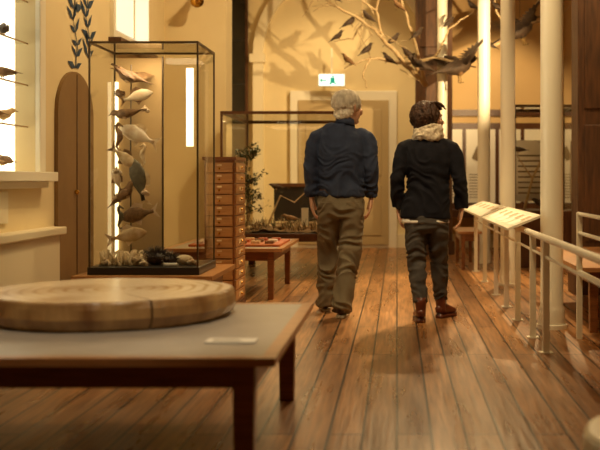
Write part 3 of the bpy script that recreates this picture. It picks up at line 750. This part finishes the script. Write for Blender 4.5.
b.tube([(.088,.0,.92),(.088,.0,.82),(.085,.01,.68),(.070,.0,.50),(.048,-.06,.34),(.028,-.13,.20),(.016,-.175,.10),(.012,-.19,.06)],[(.09,.11),(.096,.118),(.092,.105),(.084,.09),(.078,.085),(.074,.082),(.073,.08),(.078,.085)],'khaki',24)
o=b.obj('trousers',man); remesh(o,.008,5,.5,fold(7,7,15,.017,11,lambda c: .5+ (1.0 if c.z<.6 else .4)))
b=MB(); 
for sx in (-.1,.1):
    b.tube([(sx-.05,-.146,.905),(sx,-.152,.902),(sx+.05,-.142,.905)],[(.003,.003)]*3,'khaki',6)
b.obj('back_pockets',man)
b=MB(); b.tube([(0,0,.975),(0,0,1.005)],[(.186,.14),(.18,.134)],'woodd',28); b.obj('belt',man,smooth=True)
b=MB(); shoe(b,(-.136,.21,0),R(6),'shoe'); shoe(b,(.010,-.19,0),R(-4),'shoe'); b.obj('shoes',man,smooth=True)
for i,(S,E,W) in enumerate(mS): make_hand(man,'hand_%s'%('left','right')[i],(W[0],W[1],W[2]-.012),(-1,1)[i],L=.19)
b=MB(); b.tube([(.02,0,1.44),(.03,.0,1.52),(.04,.012,1.6),(.045,.02,1.66)],[(.07,.07),(.06,.062),(.058,.062),(.05,.05)],'skin',20); b.obj('neck',man,smooth=True)
h=make_head(man,(.058,.02,1.655),R(-48)); h.scale=(1.18,1.18,1.1)
b=MB(); b.ell((0,-.02,.036),(.087,.101,.096),'ghair',40,28); b.ell((0,-.045,-.035),(.068,.06,.062),'ghair',24,16)
for s in (-1,1): b.tube([(s*.07,.02,.035),(s*.074,.012,.01),(s*.072,.008,-.015)],[.013,.012,.006],'ghair',10)
o=b.obj('hair',h); remesh(o,.004,3,.5,lambda c: .011*noise.noise(Vector((c.x*40,c.y*40,c.z*22)))+.004*noise.noise(c*120))
hair_strands(h,(0,-.02,.036),(.088,.102,.097),1200,'ghair',1.9,.0010,0,.2,gap=.9,wave=.06)

# ---- woman
wo=empty('woman',(.238,7.7,0))
b=MB()
b.tube([(-.005,0,1.45),(-.005,0,1.43),(-.004,0,1.408),(-.002,0,1.385),(.0,0,1.355),(.0,-.004,1.31),(0,-.008,1.22),(0,0,1.1),(0,0,1.0),(-.01,0,.9),(-.018,0,.82),(-.02,0,.79),(-.02,0,.782)],
  [(.05,.05),(.07,.065),(.105,.08),(.135,.09),(.16,.10),(.178,.115),(.178,.125),(.163,.118),(.162,.12),(.178,.13),(.188,.137),(.190,.14),(.17,.12)],'jacket',32)
wS=[((-.188,0,1.335),(-.238,-.04,1.08),(-.228,.05,.87)),((.19,0,1.335),(.243,-.03,1.08),(.262,.04,.865))]
for S,E,W in wS: sleeve(b,S,E,W,'jacket',.061,.054,.05)
o=b.obj('jacket',wo); remesh(o,.007,6,.5,fold(6,6,11,.015,21))
b=MB(); b.tube([(-.02,0,.80),(-.02,0,.772),(-.02,.0,.752),(-.02,0,.75)],[(.17,.12),(.182,.132),(.186,.136),(.17,.12)],'paper',32); o=b.obj('shirt_hem',wo,smooth=True)
b=MB()
b.tube([(-.01,0,.90),(-.012,0,.84),(-.012,-.005,.78),(-.01,-.003,.72),(-.005,0,.68)],[(.14,.1),(.16,.12),(.172,.135),(.168,.13),(.12,.09)],'jeans',28)
b.tube([(-.088,.0,.80),(-.09,0,.70),(-.092,-.0,.58),(-.088,-.005,.45),(-.075,-.04,.32),(-.065,-.08,.22),(-.06,-.105,.15)],[(.082,.1),(.088,.105),(.08,.092),(.068,.072),(.064,.07),(.056,.06),(.053,.056)],'jeans',24)
b.tube([(.07,.0,.80),(.075,.005,.70),(.082,.04,.58),(.09,.09,.45),(.096,.11,.32),(.102,.125,.22),(.105,.135,.15)],[(.082,.1),(.086,.105),(.078,.092),(.066,.072),(.062,.07),(.055,.06),(.052,.056)],'jeans',24)
o=b.obj('trousers',wo); remesh(o,.008,4,.5,fold(7,7,17,.012,31,lambda c: .5+(1.0 if c.z<.55 else .3)))
b=MB(); shoe(b,(-.058,-.11,0),R(4),'lea',.255,True,'lea'); shoe(b,(.106,.135,0),R(-32),'lea',.255,True,'lea'); b.obj('ankle_boots',wo,smooth=True)
for i,(S,E,W) in enumerate(wS): make_hand(wo,'hand_%s'%('left','right')[i],(W[0],W[1],W[2]-.008),(-1,1)[i],L=.165)
b=MB(); b.tube([(-.005,0,1.36),(-.005,.0,1.43),(0,.012,1.5),(.0,.02,1.54)],[(.06,.06),(.05,.052),(.047,.05),(.045,.045)],'skin',20); b.obj('neck',wo,smooth=True)
h=make_head(wo,(.012,.015,1.553),R(-66),True); h.scale=(1.04,1.04,1.0)
# wavy bob: skull cap plus many curling locks fused into one surface
b=MB(); b.ell((0,-.03,.030),(.094,.092,.088),'dhair',32,22); b.ell((0,-.055,-.035),(.088,.07,.08),'dhair',24,16)
rs=random.Random(5)
for i in range(74):
    a=math.pi/2+rs.uniform(1.0,2*math.pi-1.0)
    t0=rs.uniform(.15,1.1); t1=rs.uniform(1.9,2.45); P=[];Q=[]; ph=rs.uniform(0,6); wv=rs.uniform(.06,.13)
    for j in range(12):
        f=j/11; tt=t0+(t1-t0)*f; aa=a+wv*math.sin(f*9+ph)
        rr=1.0+.07*math.sin(f*9+ph*1.7)+.05*f
        P.append((math.sin(tt)*math.cos(aa)*.104*rr,-.034+math.sin(tt)*math.sin(aa)*.102*rr,.018+math.cos(tt)*.108*rr)); Q.append(.0105*(1-.6*f*f)+.002)
    b.tube(P,Q,'dhair',7)
for i in range(16):
    x=rs.uniform(-.07,.07); P=[(x,-.04,.118),(x*1.2,.02,.122),(x*1.5,.06,.10),(x*1.7+(.01 if x>0 else -.01),.078,.066)]
    b.tube(P,[.008,.013,.012,.005],'dhair',7)
o=b.obj('hair',h); remesh(o,.0035,1,.5,lambda c: .004*noise.noise(c*60)+.002*noise.noise(c*160))
hair_strands(h,(0,-.036,.012),(.110,.106,.114),500,'dhair',2.45,.0010,0,.35,gap=1.05,wave=.16)
b=MB()
for ring,(zz,rx,ry,rr) in enumerate(((1.415,.090,.084,.034),(1.450,.084,.078,.032),(1.478,.072,.068,.024))):
    n=28; vs=[];fs=[];sg=10
    for i in range(n):
        a=2*math.pi*i/n; cxy=Vector((math.cos(a)*rx,math.sin(a)*ry,0)); u=cxy.normalized()
        q=rr*(1+.3*noise.noise(Vector((math.cos(a)*3,math.sin(a)*3,ring*5))))
        for j in range(sg):
            t=2*math.pi*j/sg
            vs.append(Vector((0.0,-.012,zz+.012*math.sin(a*2+ring*2)+.01*math.cos(a)))+cxy+u*math.cos(t)*q+Vector((0,0,math.sin(t)*q)))
    for i in range(n):
        for j in range(sg):
            fs.append((i*sg+j,((i+1)%n)*sg+j,((i+1)%n)*sg+(j+1)%sg,i*sg+(j+1)%sg))
    b.add(vs,fs,'scarf')
b.tube([(.05,.07,1.45),(.06,.11,1.38),(.055,.125,1.28),(.055,.13,1.2)],[(.03,.02),(.04,.018),(.045,.014),(.05,.008)],'scarf',12)
o=b.obj('scarf',wo); remesh(o,.006,2,.5,fold(18,18,30,.011,41))

# ---------------------------------------------------------------- lights
def light(kind,name,loc,energy,col=(1,.70,.36),size=1,target=None,spot=60,blend=.6,sy=None):
    l=D.lights.new(name,kind); l.energy=energy; l.color=col
    if kind=='AREA':
        l.size=size
        if sy: l.shape='RECTANGLE'; l.size_y=sy
    else: l.shadow_soft_size=size
    if kind=='SPOT': l.spot_size=R(spot); l.spot_blend=blend
    o=D.objects.new(name,l); o.location=loc; sc.collection.objects.link(o)
    if target: o.rotation_euler=(Vector(target)-Vector(loc)).to_track_quat('-Z','Y').to_euler()
    return o
W=(1,.70,.34)
light('AREA','ceiling_lamp',(-.3,13.0,4.5),36,W,1.2)  # unseen area lamps added under the ceiling as soft fill
light('AREA','ceiling_lamp',(.2,9.4,4.5),46,W,1.0)
light('AREA','ceiling_lamp',(.4,4.6,4.5),16,W,1.0)
light('SPOT','spotlight',(1.75,10.9,2.65),640,W,.02,(-.9,16,3.1),62)
light('SPOT','spotlight',(-.6,8.5,4.4),220,W,.05,(-2.7,8.9,1.8),75)
light('SPOT','spotlight',(-.2,13.6,4.4),200,W,.05,(-1.3,16,1.2),80)
light('SPOT','spotlight',(-.3,9.3,4.4),230,W,.05,(-2.2,11.6,2.0),56)
light('SPOT','spotlight',(-.9,5.2,4.4),240,W,.05,(-1.64,6.76,1.0),38)
light('SPOT','spotlight',(-.4,2.4,4.4),300,(1,.80,.54),.08,(-1.2,4.4,.5),30)
light('SPOT','spotlight',(1.9,12.6,4.4),1100,W,.05,(.8,9.6,0),52)
light('SPOT','spotlight',(.3,5.7,4.4),320,W,.06,(1.1,8.2,.6),48)
light('SPOT','spotlight',(1.4,13.2,4.4),420,W,.06,(1.5,15.9,1.4),60)
light('SPOT','spotlight',(-.2,5.0,4.4),240,(1,.76,.46),.08,(-.1,7.9,1.3),28)
light('SPOT','spotlight',(.6,11.0,4.4),650,W,.05,(.25,6.4,0),50)
light('SPOT','spotlight',(2.0,8.2,4.4),240,W,.05,(2.3,10.5,1.5),50)
light('AREA','habitat_case_light',(-1.3,11.95,1.80),16,W,.9,(-1.3,11.95,0))
light('AREA','specimen_case_light',(-1.64,6.72,1.955),5,(1,.8,.5),.4,(-1.64,6.72,0))
w=D.worlds.new('world'); sc.world=w; w.use_nodes=True
w.node_tree.nodes['Background'].inputs[0].default_value=(1,.7,.4,1); w.node_tree.nodes['Background'].inputs[1].default_value=.1

# ---------------------------------------------------------------- camera
c=D.cameras.new('camera'); co=D.objects.new('camera',c); sc.collection.objects.link(co)
co.location=(0,0,1.08); co.rotation_euler=(R(90),0,0)
c.lens=60; c.sensor_width=36; c.shift_x=-97/600; c.shift_y=-.075
c.dof.use_dof=True; c.dof.focus_distance=7.7; c.dof.aperture_fstop=2.0
sc.camera=co
